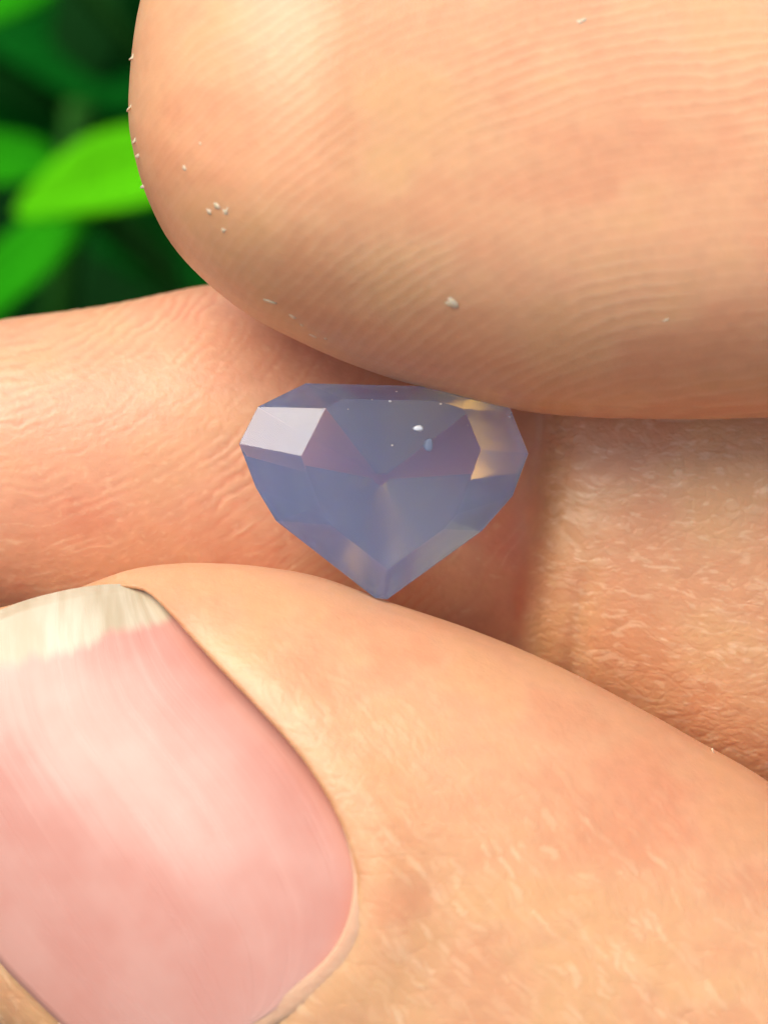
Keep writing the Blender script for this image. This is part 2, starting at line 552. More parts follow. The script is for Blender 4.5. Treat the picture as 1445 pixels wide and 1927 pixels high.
def visible(pos, quads):
    c = pos[quads].mean(1)
    e1 = pos[quads[:, 2]] - pos[quads[:, 0]]; e2 = pos[quads[:, 3]] - pos[quads[:, 1]]
    n = np.cross(e1, e2); n /= np.maximum(np.linalg.norm(n, axis=1), 1e-12)[:, None]
    m = (np.abs(c[:, 0]) < 16.6) & (np.abs(c[:, 1]) < 21.8) & (n[:, 2] > -0.12)
    i = ((c[:, 0] + 20) / 0.4).astype(int).clip(0, 99); j = ((c[:, 1] + 25) / 0.4).astype(int).clip(0, 124)
    top = np.full((100, 125), -99.0)
    np.maximum.at(top, (i[m], j[m]), c[m, 2])
    t2 = top.copy()
    for di in (-1, 0, 1):
        for dj in (-1, 0, 1):
            t2 = np.minimum(t2, np.roll(top, (di, dj), (0, 1)))
    return m & (c[:, 2] > t2[i, j] - 1.2)

def refine(pos, quads, sel):
    """Split the selected quads in four; returns points, quads and the cut edges."""
    Q = quads[sel]
    E = np.stack([Q, np.roll(Q, -1, 1)], -1)
    Es = np.sort(E, -1).reshape(-1, 2)
    key = Es[:, 0].astype(np.int64) * len(pos) + Es[:, 1]
    uk, inv = np.unique(key, return_inverse=True)
    mid = 0.5 * (pos[uk // len(pos)] + pos[uk % len(pos)])
    n0 = len(pos); n1 = n0 + len(uk)
    cen_ = pos[Q].mean(1)
    em = (n0 + inv).reshape(-1, 4); ci = n1 + np.arange(len(Q))
    nq = np.stack([np.c_[Q[:, k_], em[:, k_], ci, em[:, k_ - 1]] for k_ in range(4)], 1).reshape(-1, 4)
    return np.vstack([pos, mid, cen_]), nq, dict(zip(uk.tolist(), range(n0, n1)))

# level 1
sel = visible(pos, quads)
p1, q1, cut1 = refine(pos, quads, sel)
new_ids = np.unique(q1)
p1[new_ids], _ = snap(p1[new_ids])
rest = quads[~sel]
N0 = len(pos)
# level 2 over the same region
p2, q2, cut2 = refine(p1, q1, np.ones(len(q1), bool))
fine_ids = np.unique(q2)
p2[fine_ids], gfine = snap(p2[fine_ids])
gfine /= np.maximum(np.linalg.norm(gfine, axis=1), 1e-9)[:, None]
# untouched quads that border the refined ones take up the new points as corners
N1 = len(p1)
poly_extra = []
rk = np.sort(np.stack([rest, np.roll(rest, -1, 1)], -1), -1).astype(np.int64)
rkey = rk[..., 0] * N0 + rk[..., 1]
touch = np.isin(rkey, np.fromiter(cut1.keys(), np.int64)).any(1)
for q in rest[touch]:
    pl = []
    for i in range(4):
        a, b = int(q[i]), int(q[(i+1) % 4])
        pl.append(a)
        mdl = cut1.get(min(a, b) * N0 + max(a, b))
        if mdl is not None:
            for c0, c1 in ((a, mdl), (mdl, b)):
                m2 = cut2.get(min(c0, c1) * N1 + max(c0, c1))
                if m2 is not None: pl.append(m2)
                if c1 == mdl: pl.append(mdl)
    poly_extra.append(pl)
plain = rest[~touch]

# ------------------------------------------------------------------ skin relief
def hash3(i, j, k_, seed):
    n = (i * 374761393 + j * 668265263 + k_ * 2147483647 + seed * 1274126177) & 0xFFFFFFFF
    n = ((n ^ (n >> 13)) * 1103515245) & 0xFFFFFFFF
    n = ((n ^ (n >> 16)) * 2246822519) & 0xFFFFFFFF
    return ((n ^ (n >> 15)) & 0xFFFF) / 65535.0
def vnoise(x, y, z, seed=0, oct=1, rough=0.5):
    tot = 0.0; amp = 1.0; nrm_ = 0.0
    for o in range(oct):
        i = np.floor(x).astype(np.int64); j = np.floor(y).astype(np.int64); k_ = np.floor(z).astype(np.int64)
        a = x - i; b = y - j; c = z - k_
        a = a*a*a*(a*(a*6-15)+10); b = b*b*b*(b*(b*6-15)+10); c = c*c*c*(c*(c*6-15)+10)
        v = 0
        for di in (0, 1):
            for dj in (0, 1):
                for dk in (0, 1):
                    v = v + hash3(i+di, j+dj, k_+dk, seed+o*17) * (a if di else 1-a) * (b if dj else 1-b) * (c if dk else 1-c)
        tot = tot + amp * v; nrm_ += amp
        amp *= rough; x, y, z = x*2.03+5.1, y*2.03+1.7, z*2.03+9.2
    return tot / nrm_
def cells2(x, y, seed=0):
    i = np.floor(x).astype(np.int64); j = np.floor(y).astype(np.int64)
    f1 = np.full(x.shape, 9.0); f2 = f1.copy(); idv = np.zeros(x.shape)
    for di in (-1, 0, 1):
        for dj in (-1, 0, 1):
            a = hash3(i+di, j+dj, 3, seed); b = hash3(i+di, j+dj, 7, seed)
            d = np.hypot(i+di+a-x, j+dj+b-y)
            nearer = d < f1
            f2 = np.where(nearer, f1, np.minimum(f2, d))
            idv = np.where(nearer, hash3(i+di, j+dj, 11, seed), idv)
            f1 = np.where(nearer, d, f1)
    return f2 - f1, idv

def skin_relief(p):
    x, y, z = p.T
    u, v = pxy(x, y, 0.0); w_ = z * PPM
    d = np.stack(digits(x, y, z))
    wt = np.exp(-np.abs(d) / 0.15); wt /= np.maximum(wt.sum(0), 1e-9)
    top, back, thm = wt
    n_big = vnoise(u/260, v/260, w_/260, 1, 2)
    n_mid = vnoise(u/70, v/70, w_/70, 2, 2)
    n_sm = vnoise(u/22, v/22, w_/22, 3, 2)
    n_fi = vnoise(u/7.5, v/7.5, w_/7.5, 4, 2, 0.6)
    ang = np.radians(35)
    # pad of the upper finger: fine print ridges
    r1 = np.hypot(u - 1420, v - 1480) + (n_big - .5)*48 + (n_mid - .5)*6
    r1 = r1 + (vnoise(u/95, v/95, w_/95, 41, 1) - .5) * 10 + (n_sm - .5) * 5
    w1 = np.sin(r1 * 2*np.pi/22.0)
    a1 = sstep(vnoise(u/190, v/190, w_/190, 6, 2), 0.38, 0.66) * 0.65 + 0.35
    a1 = a1 * (0.5 + 0.5*sstep(u, 350, 1000))
    a1 = np.maximum(a1, 0.7*np.exp(-((u-390)/130)**2 - ((v-320)/130)**2))
    h_t = 0.0035*w1*a1 + 0.004*(n_fi-.5) + 0.008*(n_sm-.5)
    # finger behind, left of the joint
    r2 = np.hypot(u + 46, v - 335) + (n_mid-.5)*26 + (n_sm-.5)*12
    w2 = np.sin(r2 * 2*np.pi/22.0)
    along = np.arctan2(v - 335, u + 46) * r2
    br = sstep(vnoise(r2/34, along/60, w_/90, 8, 2), 0.28, 0.66) * (0.4 + 0.6*sstep(vnoise(u/150, v/150, w_/150, 31, 1), .3, .6))
    r3 = np.hypot(u + 46, v - 335) + (n_mid-.5)*24
    fl = np.abs(vnoise(r3/16, along/420, w_/300, 9, 2) - .5)
    fl = (1 - sstep(fl, 0.0, 0.05)) * sstep(vnoise(along/120, r3/60, w_/90, 32, 2), .42, .62)
    left = 1 - sstep(u, 930, 1010)
    lowl = sstep(v, 920, 1000)
    bl = (0.0105*w2*br*(1-.75*lowl) + 0.015*(n_fi-.5) + 0.018*(n_sm-.5)
          + 0.006*fl*lowl) * left
    # dry scaly skin right of the joint
    vw = v - 0.10*u + (n_mid-.5)*34
    ce, cid = cells2(u/36 + (n_sm-.5)*.8, vw/15 + (n_fi-.5)*.5, 5)
    scale = sstep(ce, 0.02, 0.30)
    fo = vnoise(u/150, vw/19, w_/60, 12, 2)
    xc = 1036 - 0.10*(v - 820)
    right = sstep(u - xc, -25, 25)
    edge = np.exp(-((u - xc - 22)/30)**2)
    wr = np.sin((v + 0.25*u + (n_sm-.5)*22) * 2*np.pi/17) * edge
    brr = (0.015*scale*(0.4+cid) + 0.032*(fo-.5) + 0.028*(n_fi-.5) + 0.013*wr) * right
    # back of the thumb: lozenges drawn towards the nail
    ca, sa = np.cos(np.radians(50)), np.sin(np.radians(50))
    al = u*ca + v*sa; ac = -u*sa + v*ca + (n_mid-.5)*36
    ce2, cid2 = cells2(al/46 + (n_sm-.5)*.7, ac/14 + (n_fi-.5)*.6, 9)
    loz = sstep(ce2, 0.02, 0.35)
    ln = vnoise(al/100, ac/15, w_/90, 14, 2)
    low = sstep(v - 0.45*u, 780, 1230)
    ft_ = (0.013*loz*(0.3+cid2) + 0.018*(ln-.5))*(0.08 + 0.92*low) + 0.014*(n_fi-.5) + 0.012*(n_sm-.5)
    def lines(a_, b_, w, sd):
        return 1 - sstep(np.abs(vnoise(a_/w, b_/150, w_/120, sd, 1) - .5), 0.0, 0.10)
    net = np.maximum(lines(ac, al, 24, 61), lines(al*.75 + ac*.66, ac*.75 - al*.66, 26, 62))
    ft_ = ft_*0.7 - 0.009*net*low
    ux = u + (n_mid-.5)*24
    net2 = np.maximum(lines(vw, ux, 22, 63), np.maximum(lines(ux*.6 + vw*.8, vw*.6 - ux*.8, 26, 64), lines(ux*.5 - vw*.85, vw*.5 + ux*.85, 28, 65)))
    brr = brr*0.75 - 0.010*net2*right
    H = h_t*top + (bl+brr)*back + ft_*thm + 0.012*(n_mid-.5)
    # pigment, blood and dead pale skin, plus glints painted into the right finger's flecks
    fleck = sstep(cid, .35, 1.0)*scale*right*back*0.26*sstep(vnoise(u/60, vw/30, w_/60, 21, 2), .40, .68)
    fleck += sstep(vnoise(u/26, vw/8, w_/30, 22, 2), .62, .80)*right*back*0.42  # thin pale strokes: dry skin and specular glints put into the colour
    fleck += sstep(cid2, .35, 1.0)*sstep(ce2, .05, .6)*low*thm*0.38*(0.35+0.65*sstep(vnoise(al/80, ac/60, w_/60, 23, 2), .38, .62))
    fleck += sstep(ln, .58, .8)*low*thm*0.14
    fleck += np.clip(w2, 0, 1)*br*left*back*(1-lowl)*0.13
    fleck += fl*lowl*left*back*0.28
    fleck += sstep(vnoise(u/15 + n_mid*3, v/11, w_/14, 24, 2), .70, .88)*left*back*0.2
    fleck += np.clip(w1, 0, 1)*a1*top*0.18
    fleck += np.exp(-((u-1085)/60)**2 - ((v-960)/110)**2) * right * back * 0.5 * sstep(vnoise(u/30, vw/12, w_/30, 51, 2), .35, .65)
    g = lambda cu, cv, su, sv: np.exp(-((u-cu)/su)**2 - ((v-cv)/sv)**2)
    red = (0.55*g(955, 950, 55, 190) + 0.45*g(985, 1140, 16, 70) + 0.22*g(120, 1010, 300, 130) + 0.30*g(700, 1090, 200, 70)) * back
    red += 0.20*np.clip(-w2, 0, 1)*br*left*back
    red += (0.30*g(390, 320, 110, 120) + 0.12*g(1150, 300, 250, 120)+0.08*g(1250, 640, 300, 120)) * top * (0.75 + 0.25*w1)
    red += (0.20*g(1230, 1510, 210, 110) + 0.30*g(330, 1150, 60, 60) + 0.18*g(760, 1600, 60, 160)) * thm
    mot = vnoise(u/150, v/110, w_/150, 43, 3)
    red += 0.22*sstep(mot, .45, .72) * (0.6 + 0.4*n_mid)
    yel = 0.25*sstep(1-mot, .48, .7) + 0.55*right*back + thm*(0.05 + 0.5*low) + top*(0.30 + 0.35*g(620, 300, 300, 250))
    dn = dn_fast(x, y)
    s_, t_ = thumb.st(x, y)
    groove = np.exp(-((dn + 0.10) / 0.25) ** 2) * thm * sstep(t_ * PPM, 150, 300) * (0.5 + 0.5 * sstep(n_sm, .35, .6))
    def mixc(a, b, f): return a + (b - a) * np.clip(f, 0, 1)[:, None]
    col = np.tile(np.array([0.700, 0.358, 0.198]), (len(p), 1))
    col = mixc(col, np.array([0.70, 0.385, 0.170]), yel)
    col = mixc(col, np.array([0.60, 0.150, 0.070]), red)
    col = mixc(col, np.array([0.86, 0.59, 0.35]), fleck)
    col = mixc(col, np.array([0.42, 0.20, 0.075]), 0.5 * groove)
    col *= (0.94 + 0.12*n_sm)[:, None]
    return H, col

xf = p2[fine_ids]
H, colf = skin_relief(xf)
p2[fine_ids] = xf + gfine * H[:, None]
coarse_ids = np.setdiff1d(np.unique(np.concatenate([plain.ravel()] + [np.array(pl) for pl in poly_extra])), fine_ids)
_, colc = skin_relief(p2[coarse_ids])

def make_skin():
    m = NT('skin')
    col = m.attr('skin_colour', 'Color')
    n1 = m.noise(m.obj(), 9000.0, 2, 0.6)
    m.set('Base Color', col)
    m.set('Roughness', 0.40 + (n1 - 0.5) * 0.3)
    m.bump(n1, 0.000010, 1.0)
    m.set('Specular IOR Level', 0.42)
    m.set('Subsurface Weight', 0.35)
    m.set('Subsurface Radius', (1.0, 0.32, 0.16))
    m.set('Subsurface Scale', 0.0012)
    return m.mat
SKIN = make_skin()

def finish_hand():
    me = bpy.data.meshes.new('hand')
    loops = [plain.ravel(), q2.ravel()] + [np.array(pl) for pl in poly_extra]
    sizes = np.r_[np.full(len(plain) + len(q2), 4), [len(pl) for pl in poly_extra]].astype(np.int64)
    L = np.concatenate(loops).astype(np.int32)
    used = np.unique(L)
    remap = np.zeros(len(p2), np.int32); remap[used] = np.arange(len(used))
    L = remap[L]
    me.vertices.add(len(used)); me.vertices.foreach_set('co', (p2[used] * 0.001).astype(np.float32).ravel())
    me.loops.add(len(L)); me.loops.foreach_set('vertex_index', L)
    me.polygons.add(len(sizes))
    me.polygons.foreach_set('loop_start', np.r_[0, np.cumsum(sizes)[:-1]].astype(np.int32))
    me.polygons.foreach_set('use_smooth', np.ones(len(sizes), bool))
    me.update(calc_edges=True)
    col = np.ones((len(p2), 4), np.float32)
    col[:, :3] = (0.70, 0.355, 0.17)
    col[fine_ids, :3] = colf
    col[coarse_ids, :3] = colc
    at = me.color_attributes.new('skin_colour', 'FLOAT_COLOR', 'POINT')
    at.data.foreach_set('color', col[used].ravel())
    me.materials.append(SKIN)
    o = bpy.data.objects.new('hand', me)
    COL.objects.link(o)
    o.matrix_world = M
    tag(o, 'bare hand pinching the blue stone between thumb and fingers', 'hand')
    print('HAND', len(used), len(sizes))
    return o
hand = finish_hand()

# ------------------------------------------------------------------ thumbnail
def make_nail_mat():
    m = NT('nail')
    X, Y, Z = m.sep(m.obj())
    u = X * (1000 * PPM) + 722.5
    v = 963.5 - Y * (1000 * PPM)
    al = m.attr('along'); ac = m.attr('across')
    P = m.comb(u * 0.01, v * 0.01)
    n1 = m.noise(P, 0.8, 2); n2 = m.noise(m.comb(ac * 12.0, al * 6.0), 1.0, 3)
    rid = m.noise(m.comb(ac * 26.0, al * 1.3), 1.0, 3, 0.6)
    rid2 = m.noise(m.comb(ac * 9.0, al * 0.7), 1.0, 2)
    pink = m.mix(m.smooth(n1, 0.3, 0.7), (0.58, 0.265, 0.20), (0.61, 0.31, 0.24))
    pink = m.mix(m.smooth(al, 0.0, 0.35) * 0.0 + (1.0 - m.smooth(al, 0.05, 0.45)) * 0.35, pink, (0.67, 0.38, 0.30))
    pink = m.mix(m.smooth(rid, 0.55, 0.8) * 0.12, pink, (0.80, 0.52, 0.40))
    edge = al + (n2 - 0.5) * 0.035 + (rid - 0.5) * 0.03
    base = m.mix(m.smooth(edge, 0.900, 0.925), pink, m.mix(m.smooth(n2, 0.35, 0.7), (0.48, 0.38, 0.24), (0.60, 0.51, 0.36)))
    m.set('Base Color', base)
    m.set('Roughness', 0.30 + (rid - 0.5) * 0.25)
    m.set('Specular IOR Level', 0.37)
    m.set('Subsurface Weight', 0.3)
    m.set('Subsurface Radius', (1.0, 0.5, 0.4))
    m.set('Subsurface Scale', 0.0010)
    m.bump(rid * 0.012 + rid2 * 0.05, 0.001, 1.0)
    return m.mat
NAIL = make_nail_mat()
def build_nail():
    R = NR; L = NL
    nu, nvv = len(R), 40
    V = []; A = []; C = []
    for i in range(nu):
        uu = i / (nu - 1)
        for j in range(nvv + 1):
            c = j / nvv
            p = R[i] * (1 - c) + L[i] * c
            # bow the free edge outwards
            fw = max(0, (uu - 0.80) / 0.20)
            if fw > 0:
                e = NF[0] * (1 - c) + NF[-1] * c
                kk = c * (len(NF) - 1); i0 = min(int(kk), len(NF) - 2)
                q = NF[i0] + (NF[i0+1] - NF[i0]) * (kk - i0)
                p = p + (q - e) * fw ** 1.5
            V.append(p); A.append(uu); C.append(c)
    V = np.array(V)
    z = nail_z(V[:, 0], V[:, 1])
    cc = np.array(C)
    top = np.c_[V, z + 0.10]
    bot = np.c_[V, z - 0.28]
    n = len(V); W = nvv + 1
    faces = []
    for i in range(nu - 1):
        for j in range(nvv):
            a = i*W + j
            faces.append((a, a+1, a+W+1, a+W))
            faces.append((n+a, n+a+W, n+a+W+1, n+a+1))
    rim = [j for j in range(W)] + [i*W + nvv for i in range(1, nu)] + [(nu-1)*W + j for j in range(nvv-1, -1, -1)] + [i*W for i in range(nu-2, 0, -1)]
    for a, b in zip(rim, rim[1:] + rim[:1]):
        faces.append((a, n + a, n + b, b))
    o = mesh_obj('thumbnail', np.vstack([top, bot]) * 0.001, faces, NAIL, hand)
    bm = bmesh.new(); bm.from_mesh(o.data)
    bmesh.ops.recalc_face_normals(bm, faces=bm.faces)
    bm.to_mesh(o.data); bm.free()
    for nm, a in (('along', A + A), ('across', C + C)):
        at = o.data.attributes.new(nm, 'FLOAT', 'POINT'); at.data.foreach_set('value', np.array(a, np.float32))
    o['label'] = 'pink thumbnail with a cream free edge'
    return o
nail = build_nail()

# ------------------------------------------------------------------ cuticle and loose dry skin
def surf(px, py):
    """Point and outward direction of the skin met by the line of sight through a picture point."""
    zs = np.linspace(12, -14, 1400)
    kk = (CAM_D - zs) / CAM_D / PPM
    f = f_near((px - 722.5) * kk, (963.5 - py) * kk, zs)
    i = int(np.argmax(f < 0))
    if f[i] >= 0: return None
    p = np.array([[(px - 722.5) * kk[i], (963.5 - py) * kk[i], zs[i]]])
    _, g = grad_near(*p.T)
    return p[0], g[0] / np.linalg.norm(g[0])

mc = NT('cuticle'); mc.set('Base Color', (0.68, 0.375, 0.23)); mc.set('Roughness', 0.6); mc.set('Specular IOR Level', 0.25)
mc.set('Subsurface Weight', 0.4); mc.set('Subsurface Radius', (1, .5, .35)); mc.set('Subsurface Scale', 0.0008)
mc.bump(mc.noise(mc.obj(), 2500, 3), 0.00006, 1.0)
def build_cuticle():
    path = np.vstack([NL[1:22][::-1], NR[:36]])
    n = len(path); V = []; Fc = []; seg = 10; zl = []
    for i, p in enumerate(path):
        a = path[max(i-1, 0)]; b = path[min(i+1, n-1)]
        tg = (b - a) / np.linalg.norm(b - a); out = np.array([tg[1], -tg[0]])
        taper = min(1, i / 8, (n - 1 - i) / 16) ** 0.7
        r = 0.05 + 0.46 * taper
        c = p + out * (r * 0.25)
        z = float(nail_z(p[0], p[1]))
        kz = (CAM_D - z) / CAM_D / PPM
        sf = surf(722.5 + (p[0] + out[0]*0.3) / kz, 963.5 - (p[1] + out[1]*0.3) / kz)
        if sf is not None: z = max(z, min(float(sf[0][2]) - 0.10, z + 0.7))
        zl.append(z)
    zl = np.convolve(np.r_[[zl[0]]*3, zl, [zl[-1]]*3], np.ones(7) / 7, 'valid')
    for i, p in enumerate(path):
        a = path[max(i-1, 0)]; b = path[min(i+1, n-1)]
        tg = (b - a) / np.linalg.norm(b - a); out = np.array([tg[1], -tg[0]])
        taper = min(1, i / 8, (n - 1 - i) / 16) ** 0.7
        r = 0.05 + 0.34 * taper
        c = p + out * (r * 0.25)
        z = zl[i]
        for j in range(seg):
            t_ = 2 * math.pi * j / seg
            q = c + out * (r * 1.15 * math.cos(t_))
            V.append((q[0], q[1], z + 0.03 + 0.24 * r * math.sin(t_)))
    for i in range(n - 1):
        for j in range(seg):
            Fc.append((i*seg+j, i*seg+(j+1) % seg, (i+1)*seg+(j+1) % seg, (i+1)*seg+j))
    Fc.append(tuple(range(seg))); Fc.append(tuple(range((n-1)*seg, n*seg))[::-1])
    o = mesh_obj('cuticle', np.array(V) * 0.001, Fc, mc.mat, hand)
    bm = bmesh.new(); bm.from_mesh(o.data); bmesh.ops.recalc_face_normals(bm, faces=bm.faces); bm.to_mesh(o.data); bm.free()
build_cuticle()

mf = NT('dry_skin'); mf.set('Base Color', (0.82, 0.55, 0.36)); mf.set('Roughness', 0.5)
mf.set('Subsurface Weight', 0.4); mf.set('Subsurface Scale', 0.0006)
def flake(px, py, a, b, ang, mat, lift=0.0):
    a *= 1.5; b *= 1.5
    r = surf(px, py)
    if r is None: return
    p, n = Vector(r[0]), Vector(r[1])
    e1 = Vector((math.cos(ang), -math.sin(ang), 0)); e1 = (e1 - n * e1.dot(n)).normalized(); e2 = n.cross(e1)
    K = 9; V = []; Fc = []
    rr = [random.uniform(0.45, 1.25) for _ in range(K)]
    bend = random.uniform(0.0, 0.035)
    for lay, hgt, sc_ in ((0, -0.05, 1.0), (1, 0.012, 0.8)):
        for i in range(K):
            t_ = 2 * math.pi * i / K
            q = p + e1 * (a / PPM * rr[i] * sc_ * math.cos(t_)) + e2 * (b / PPM * rr[i] * sc_ * math.sin(t_)) \
                + n * (hgt + bend * math.cos(t_) + lift * max(0, math.cos(t_)))
            V.append(q * 0.001)
    V.append((p + n * 0.03) * 0.001)
    for i in range(K):
        j = (i + 1) % K
        Fc.append((i, j, K + j, K + i)); Fc.append((K + i, K + j, 2 * K))
    Fc.append(tuple(range(K))[::-1])
    mesh_obj('skin_flake', V, Fc, mat, hand)
for px, py, a, b, ang in [(393,398,9,6,0.6),(408,387,9,5,-0.2),(424,400,10,5,-0.8),(420,434,7,5,-0.5),(347,316,5,4,0),
        (376,270,3,3,0),(503,566,15,5,-0.55),(551,597,8,6,0.2),(568,612,5,4,0),(588,632,8,4,0),(612,637,5,4,0),
        (848,568,11,7,0.8),(1093,40,12,5,-0.5),(1252,602,10,3,-0.4),]:
    flake(px, py, a, b, ang, mf.mat)
for px, py, a, b in [(247,105,7,5),(244,198,8,3),(252,262,6,3),(258,290,4,3),(268,350,3,3),(45,592,8,6),(1338,1414,6,4)]:
    flake(px + 3, py + 2, a, b, math.pi * 0.9, mf.mat, 0.12)

# ------------------------------------------------------------------ the stone
def build_gem():
    bm = bmesh.new()
    bmesh.ops.create_cube(bm, size=60)
    for nv, d in PLANES:
        r = bmesh.ops.bisect_plane(bm, geom=bm.verts[:] + bm.edges[:] + bm.faces[:], dist=1e-5,
                                   plane_co=Vector(nv * d), plane_no=Vector(nv), clear_outer=True)
        ed = [e for e in r['geom_cut'] if isinstance(e, bmesh.types.BMEdge)]
        if ed: bmesh.ops.contextual_create(bm, geom=ed)
    bmesh.ops.remove_doubles(bm, verts=bm.verts, dist=0.004)
    bmesh.ops.dissolve_limit(bm, angle_limit=0.002, verts=bm.verts, edges=bm.edges)
    bmesh.ops.bevel(bm, geom=bm.edges[:], offset=0.012, segments=1, affect='EDGES')
    bmesh.ops.recalc_face_normals(bm, faces=bm.faces)
    bmesh.ops.scale(bm, vec=(0.001,)*3, verts=bm.verts)
    me = bpy.data.meshes.new('faceted_gemstone'); bm.to_mesh(me); bm.free()
    m = NT('milky_blue_stone')
    m.set('Base Color', (0.95, 0.95, 0.98))
    m.set('Transmission Weight', 1.0)
    m.set('Roughness', m.attr('polish'))
    m.set('IOR', 1.50)
    # fine clouds in the stone scatter blue and let the warm light of the skin through
    scat = m.n.new('ShaderNodeVolumeScatter'); scat.name = 'cloud'
    scat.inputs['Color'].default_value = (0.26, 0.41, 0.95, 1)
    scat.inputs['Density'].default_value = 400
    ab = m.n.new('ShaderNodeVolumeAbsorption'); ab.name = 'tint'
    ab.inputs['Color'].default_value = (0.45, 0.52, 0.82, 1)
    ab.inputs['Density'].default_value = 170
    ad = m.n.new('ShaderNodeAddShader')
    m.l.new(scat.outputs[0], ad.inputs[0]); m.l.new(ab.outputs[0], ad.inputs[1])
    m.l.new(ad.outputs[0], m.out.inputs['Volume'])
    fr = np.array([0.03 if pl.normal.z > -0.05 else 0.20 for pl in me.polygons], np.float32)
    at = me.attributes.new('polish', 'FLOAT', 'FACE'); at.data.foreach_set('value', fr)
    me.materials.append(m.mat)
    o = bpy.data.objects.new('faceted_gemstone', me); COL.objects.link(o); o.matrix_world = M
    tag(o, 'milky blue-violet faceted gemstone held between the fingers', 'gemstone')
    return o
gem = build_gem()
mi = NT('white_spot'); mi.set('Base Color', (0.9, 0.92, 0.9)); mi.set('Roughness', 0.25)
def blob(name, px, py, z, rx, ry, rz, parent, mat, n=10):
    c = mm(px, py, z); V = []; Fc = []
    for i in range(n + 1):
        th = math.pi * i / n
        for j in range(n):
            ph = 2 * math.pi * j / n
            k_ = 1 + 0.12 * math.sin(3 * ph + i)
            V.append((c + np.array([rx*k_*math.sin(th)*math.cos(ph), ry*k_*math.sin(th)*math.sin(ph), rz*math.cos(th)])) * 0.001)
    for i in range(n):
        for j in range(n):
            Fc.append((i*n+j, (i+1)*n+j, (i+1)*n+(j+1) % n, i*n+(j+1) % n))
    return mesh_obj(name, V, Fc, mat, parent)
def on_gem(px, py):
    zs = np.linspace(5, -5, 2000); kk = (CAM_D - zs) / CAM_D / PPM
    g = gem_f((px - 722.5)*kk, (963.5 - py)*kk, zs)
    return float(zs[int(np.argmax(g < 0))])
blob('gem_spot', 787, 806, on_gem(787, 806) - 0.05, 0.23, 0.13, 0.09, gem, mi.mat)  # small white ellipsoid just under the stone's surface
mp = NT('pale_spot'); mp.set('Base Color', (0.45, 0.52, 0.66)); mp.set('Roughness', 0.4)
blob('gem_spot', 806, 838, on_gem(806, 838) - 0.22, 0.20, 0.26, 0.1, gem, mp.mat)  # fainter ellipsoid, set a little deeper
for px, py, r in [(734,755,.07),(746,737,.05),(829,760,.06),(958,784,.07),(738,838,.05),(962,776,.04),(700,752,.035),(655,770,.03),(880,800,.03)]:
    blob('dust_speck', px, py, on_gem(px, py) + 0.005, r, r * 0.7, 0.02, gem, mi.mat, 6)

# ------------------------------------------------------------------ plant behind
def leaf_mat(name, c1, c2, rough=0.4):
    m = NT(name)
    al = m.attr('along'); ac = m.attr('across')
    P = m.obj()
    n = m.noise(P, 60, 3)
    vein = m.smooth(ac.abs(), 0.0, 0.07)
    base = m.mix(vein, tuple(min(1, x*1.5) for x in c2), m.mix(m.smooth(n, 0.3, 0.7), c1, c2))
    m.set('Base Color', base); m.set('Roughness', rough); m.set('Specular IOR Level', 0.03)
    tr = m.n.new('ShaderNodeBsdfTranslucent'); m.put(tr.inputs[0], base)
    mx = m.n.new('ShaderNodeMixShader'); mx.inputs[0].default_value = 0.3
    m.l.new(m.bsdf.outputs[0], mx.inputs[1]); m.l.new(tr.outputs[0], mx.inputs[2])
    m.l.new(mx.outputs[0], m.out.inputs[0])
    side = m.noise(m.comb(al * 14.0, ac.abs() * -6.0 + al * 14.0), 1.0, 1)
    m.bump(side, 0.001, 0.5)
    return m.mat
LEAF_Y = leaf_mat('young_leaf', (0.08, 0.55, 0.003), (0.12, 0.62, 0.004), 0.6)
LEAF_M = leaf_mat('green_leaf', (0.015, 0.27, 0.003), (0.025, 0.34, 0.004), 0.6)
LEAF_X = leaf_mat('shaded_leaf', (0.002, 0.030, 0.003), (0.004, 0.045, 0.005), 0.6)  # deep foliage: shade under the canopy is put into this near-black colour
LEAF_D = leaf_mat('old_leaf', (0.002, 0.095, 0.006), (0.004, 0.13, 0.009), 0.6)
mw = NT('stem'); mw.set('Base Color', (0.02, 0.10, 0.01)); mw.set('Specular IOR Level', 0.05); STEM = mw.mat

plant = bpy.data.objects.new('leafy_plant', None); COL.objects.link(plant)
plant.matrix_world = Matrix.Identity(4)
tag(plant, 'bright green leafy plant out of focus behind the fingers', 'plant')
def W3(p): return M @ Vector((p[0]*0.001, p[1]*0.001, p[2]*0.001))

def tube(path, r0, r1, seg=8):
    V = []; Fc = []
    for i, p in enumerate(path):
        d = (path[min(i+1, len(path)-1)] - path[max(i-1, 0)]).normalized()
        a = d.orthogonal().normalized(); b = d.cross(a)
        r = r0 + (r1 - r0) * i / (len(path) - 1)
        for j in range(seg):
            t = 2*math.pi*j/seg
            V.append(p + a*(r*math.cos(t)) + b*(r*math.sin(t)))
    for i in range(len(path) - 1):
        for j in range(seg):
            Fc.append((i*seg+j, i*seg+(j+1) % seg, (i+1)*seg+(j+1) % seg, (i+1)*seg+j))
    Fc.append(tuple(range(seg-1, -1, -1))); Fc.append(tuple(range((len(path)-1)*seg, len(path)*seg)))
    return V, Fc

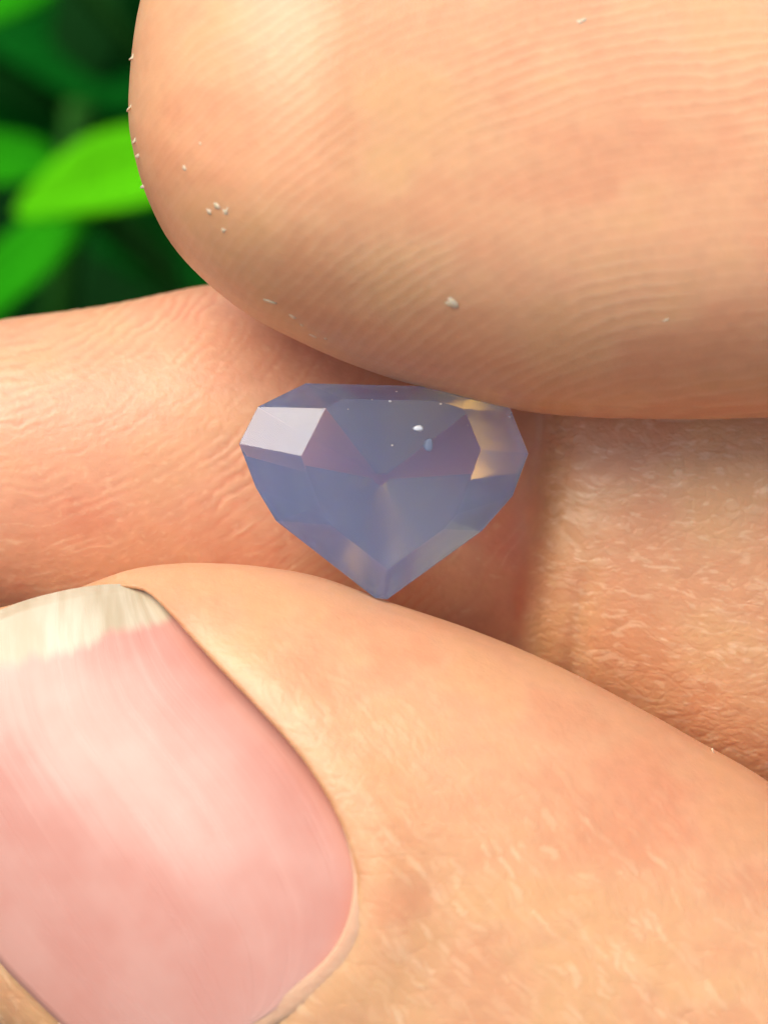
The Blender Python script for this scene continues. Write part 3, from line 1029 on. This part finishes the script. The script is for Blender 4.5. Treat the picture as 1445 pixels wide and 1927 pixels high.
def leaf(base, tip, up, width, curl, mat, fold=0.25):
    base, tip, up = Vector(base), Vector(tip), Vector(up)
    d = tip - base; L = d.length; d.normalize()
    side = d.cross(up).normalized(); n = side.cross(d).normalized()
    nu, nv = 14, 8
    V = []; A = []; C = []
    for i in range(nu + 1):
        t = i / nu
        wv = width * 0.5 * (math.sin(math.pi * min(1, t ** 0.8)) ** 0.8) * (1 - 0.25 * t) + 0.0006
        for j in range(nv + 1):
            c = j / nv * 2 - 1
            h = fold * abs(c) * wv - curl * L * (t - 0.4) ** 2 + 0.04 * wv * math.sin(9 * t + 2 * c)
            V.append(base + d * (t * L) + side * (c * wv) + n * h)
            A.append(t); C.append(c)
    th = 0.00035
    Wd = nv + 1; N = len(V)
    V = V + [p - n * th for p in V]
    Fc = []
    for i in range(nu):
        for j in range(nv):
            a = i*Wd + j
            Fc.append((a, a+1, a+Wd+1, a+Wd)); Fc.append((N+a, N+a+Wd, N+a+Wd+1, N+a+1))
    rim = list(range(Wd)) + [i*Wd+nv for i in range(1, nu+1)] + [nu*Wd+j for j in range(nv-1, -1, -1)] + [i*Wd for i in range(nu-1, 0, -1)]
    for a, b in zip(rim, rim[1:] + rim[:1]): Fc.append((a, N+a, N+b, b))
    o = mesh_obj('leaf', V, Fc, mat, plant)
    for nm, a in (('along', A + A), ('across', C + C)):
        at = o.data.attributes.new(nm, 'FLOAT', 'POINT'); at.data.foreach_set('value', np.array(a, np.float32))
    return o

def ground_hit(p): return Vector((p.x, p.y, 0.0))
up_w = Vector((0, 0, 1))
nrm_cam = ROT @ Vector((0, 0, 1))
bases = []
def lf(b, t, z1, z2, width, mat, tilt=(0, 0, 0), curl=0.15):
    n = (up_w * 0.5 + nrm_cam * 0.8 + ROT @ Vector(tilt)).normalized()
    bases.append(W3(mm(*b, z1)))
    return leaf(bases[-1], W3(mm(*t, z2)), n, width, curl, mat)
# leaves one can make out in the photograph
lf((440, 280), (40, 395), -112, -98, 0.0090, LEAF_Y, (-0.3, 0.5, 0.2), 0.05)
lf((170, 395), (-130, 650), -104, -112, 0.0056, LEAF_M, (-0.5, 0.4, 0), 0.05)
lf((120, 300), (-230, 320), -118, -112, 0.0050, LEAF_M, (0, 0.5, 0))
lf((120, -70), (-260, 60), -120, -118, 0.0075, LEAF_M, (0, 0.3, 0))
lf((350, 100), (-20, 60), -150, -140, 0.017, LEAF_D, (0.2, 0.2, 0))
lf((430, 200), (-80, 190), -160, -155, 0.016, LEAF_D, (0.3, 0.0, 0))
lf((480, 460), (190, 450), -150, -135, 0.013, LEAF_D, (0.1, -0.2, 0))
# its stems and the rest of its foliage
root = ground_hit(W3(mm(100, 500, -190)))
stems = []
for (px, py, zz) in [(150, 200, -140), (600, 300, -170), (-500, 500, -150), (1200, -200, -190), (-200, -500, -190), (1100, 1300, -190), (-900, 1200, -200), (300, 1500, -230), (1900, 500, -220), (-1000, -300, -220)]:
    top = W3(mm(px, py, zz))
    path = [root.lerp(top, t) + Vector((0.01*math.sin(5*t), 0.012*math.sin(4*t+1), 0)) * (1-t) * 2 * t * 2 for t in np.linspace(0, 1, 16)]
    V, Fc = tube(path, 0.0028, 0.0012)
    mesh_obj('stem', V, Fc, STEM, plant)
    stems.append(path)
for bp in bases:
    mid = root.lerp(bp, 0.55) + Vector((0.05, 0.05, 0.02))
    path = [(root * (1-q)**2 + mid * (2*q*(1-q)) + bp * q*q) for q in np.linspace(0, 1, 14)]
    V, Fc = tube(path, 0.002, 0.0007)
    mesh_obj('stem', V, Fc, STEM, plant)
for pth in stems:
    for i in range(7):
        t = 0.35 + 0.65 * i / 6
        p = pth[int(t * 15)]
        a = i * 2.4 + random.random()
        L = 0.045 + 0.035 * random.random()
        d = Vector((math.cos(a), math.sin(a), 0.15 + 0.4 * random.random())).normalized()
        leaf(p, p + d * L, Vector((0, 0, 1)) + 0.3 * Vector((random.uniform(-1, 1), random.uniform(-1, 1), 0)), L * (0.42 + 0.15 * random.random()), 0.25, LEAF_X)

# soil under the plant
mg = NT('soil')
Pn = mg.obj(); ns = mg.noise(Pn, 30, 6, 0.6)
mg.set('Base Color', mg.mix(ns, (0.010, 0.007, 0.004), (0.035, 0.024, 0.015))); mg.set('Roughness', 0.95)
mg.bump(ns, 0.02, 1.0)
N_ = 40; gv = []; gf = []
for i in range(N_ + 1):
    for j in range(N_ + 1):
        a = (i / N_ * 2 - 1); b = (j / N_ * 2 - 1)
        gv.append((a * abs(a) * 20, b * abs(b) * 20, 0.012 * math.sin(i * 2.1) * math.cos(j * 1.7) - 0.012))
for i in range(N_):
    for j in range(N_):
        a = i * (N_ + 1) + j
        gf.append((a, a + N_ + 1, a + N_ + 2, a + 1))
ground = mesh_obj('ground', gv, gf, mg.mat)
ground['kind'] = 'structure'
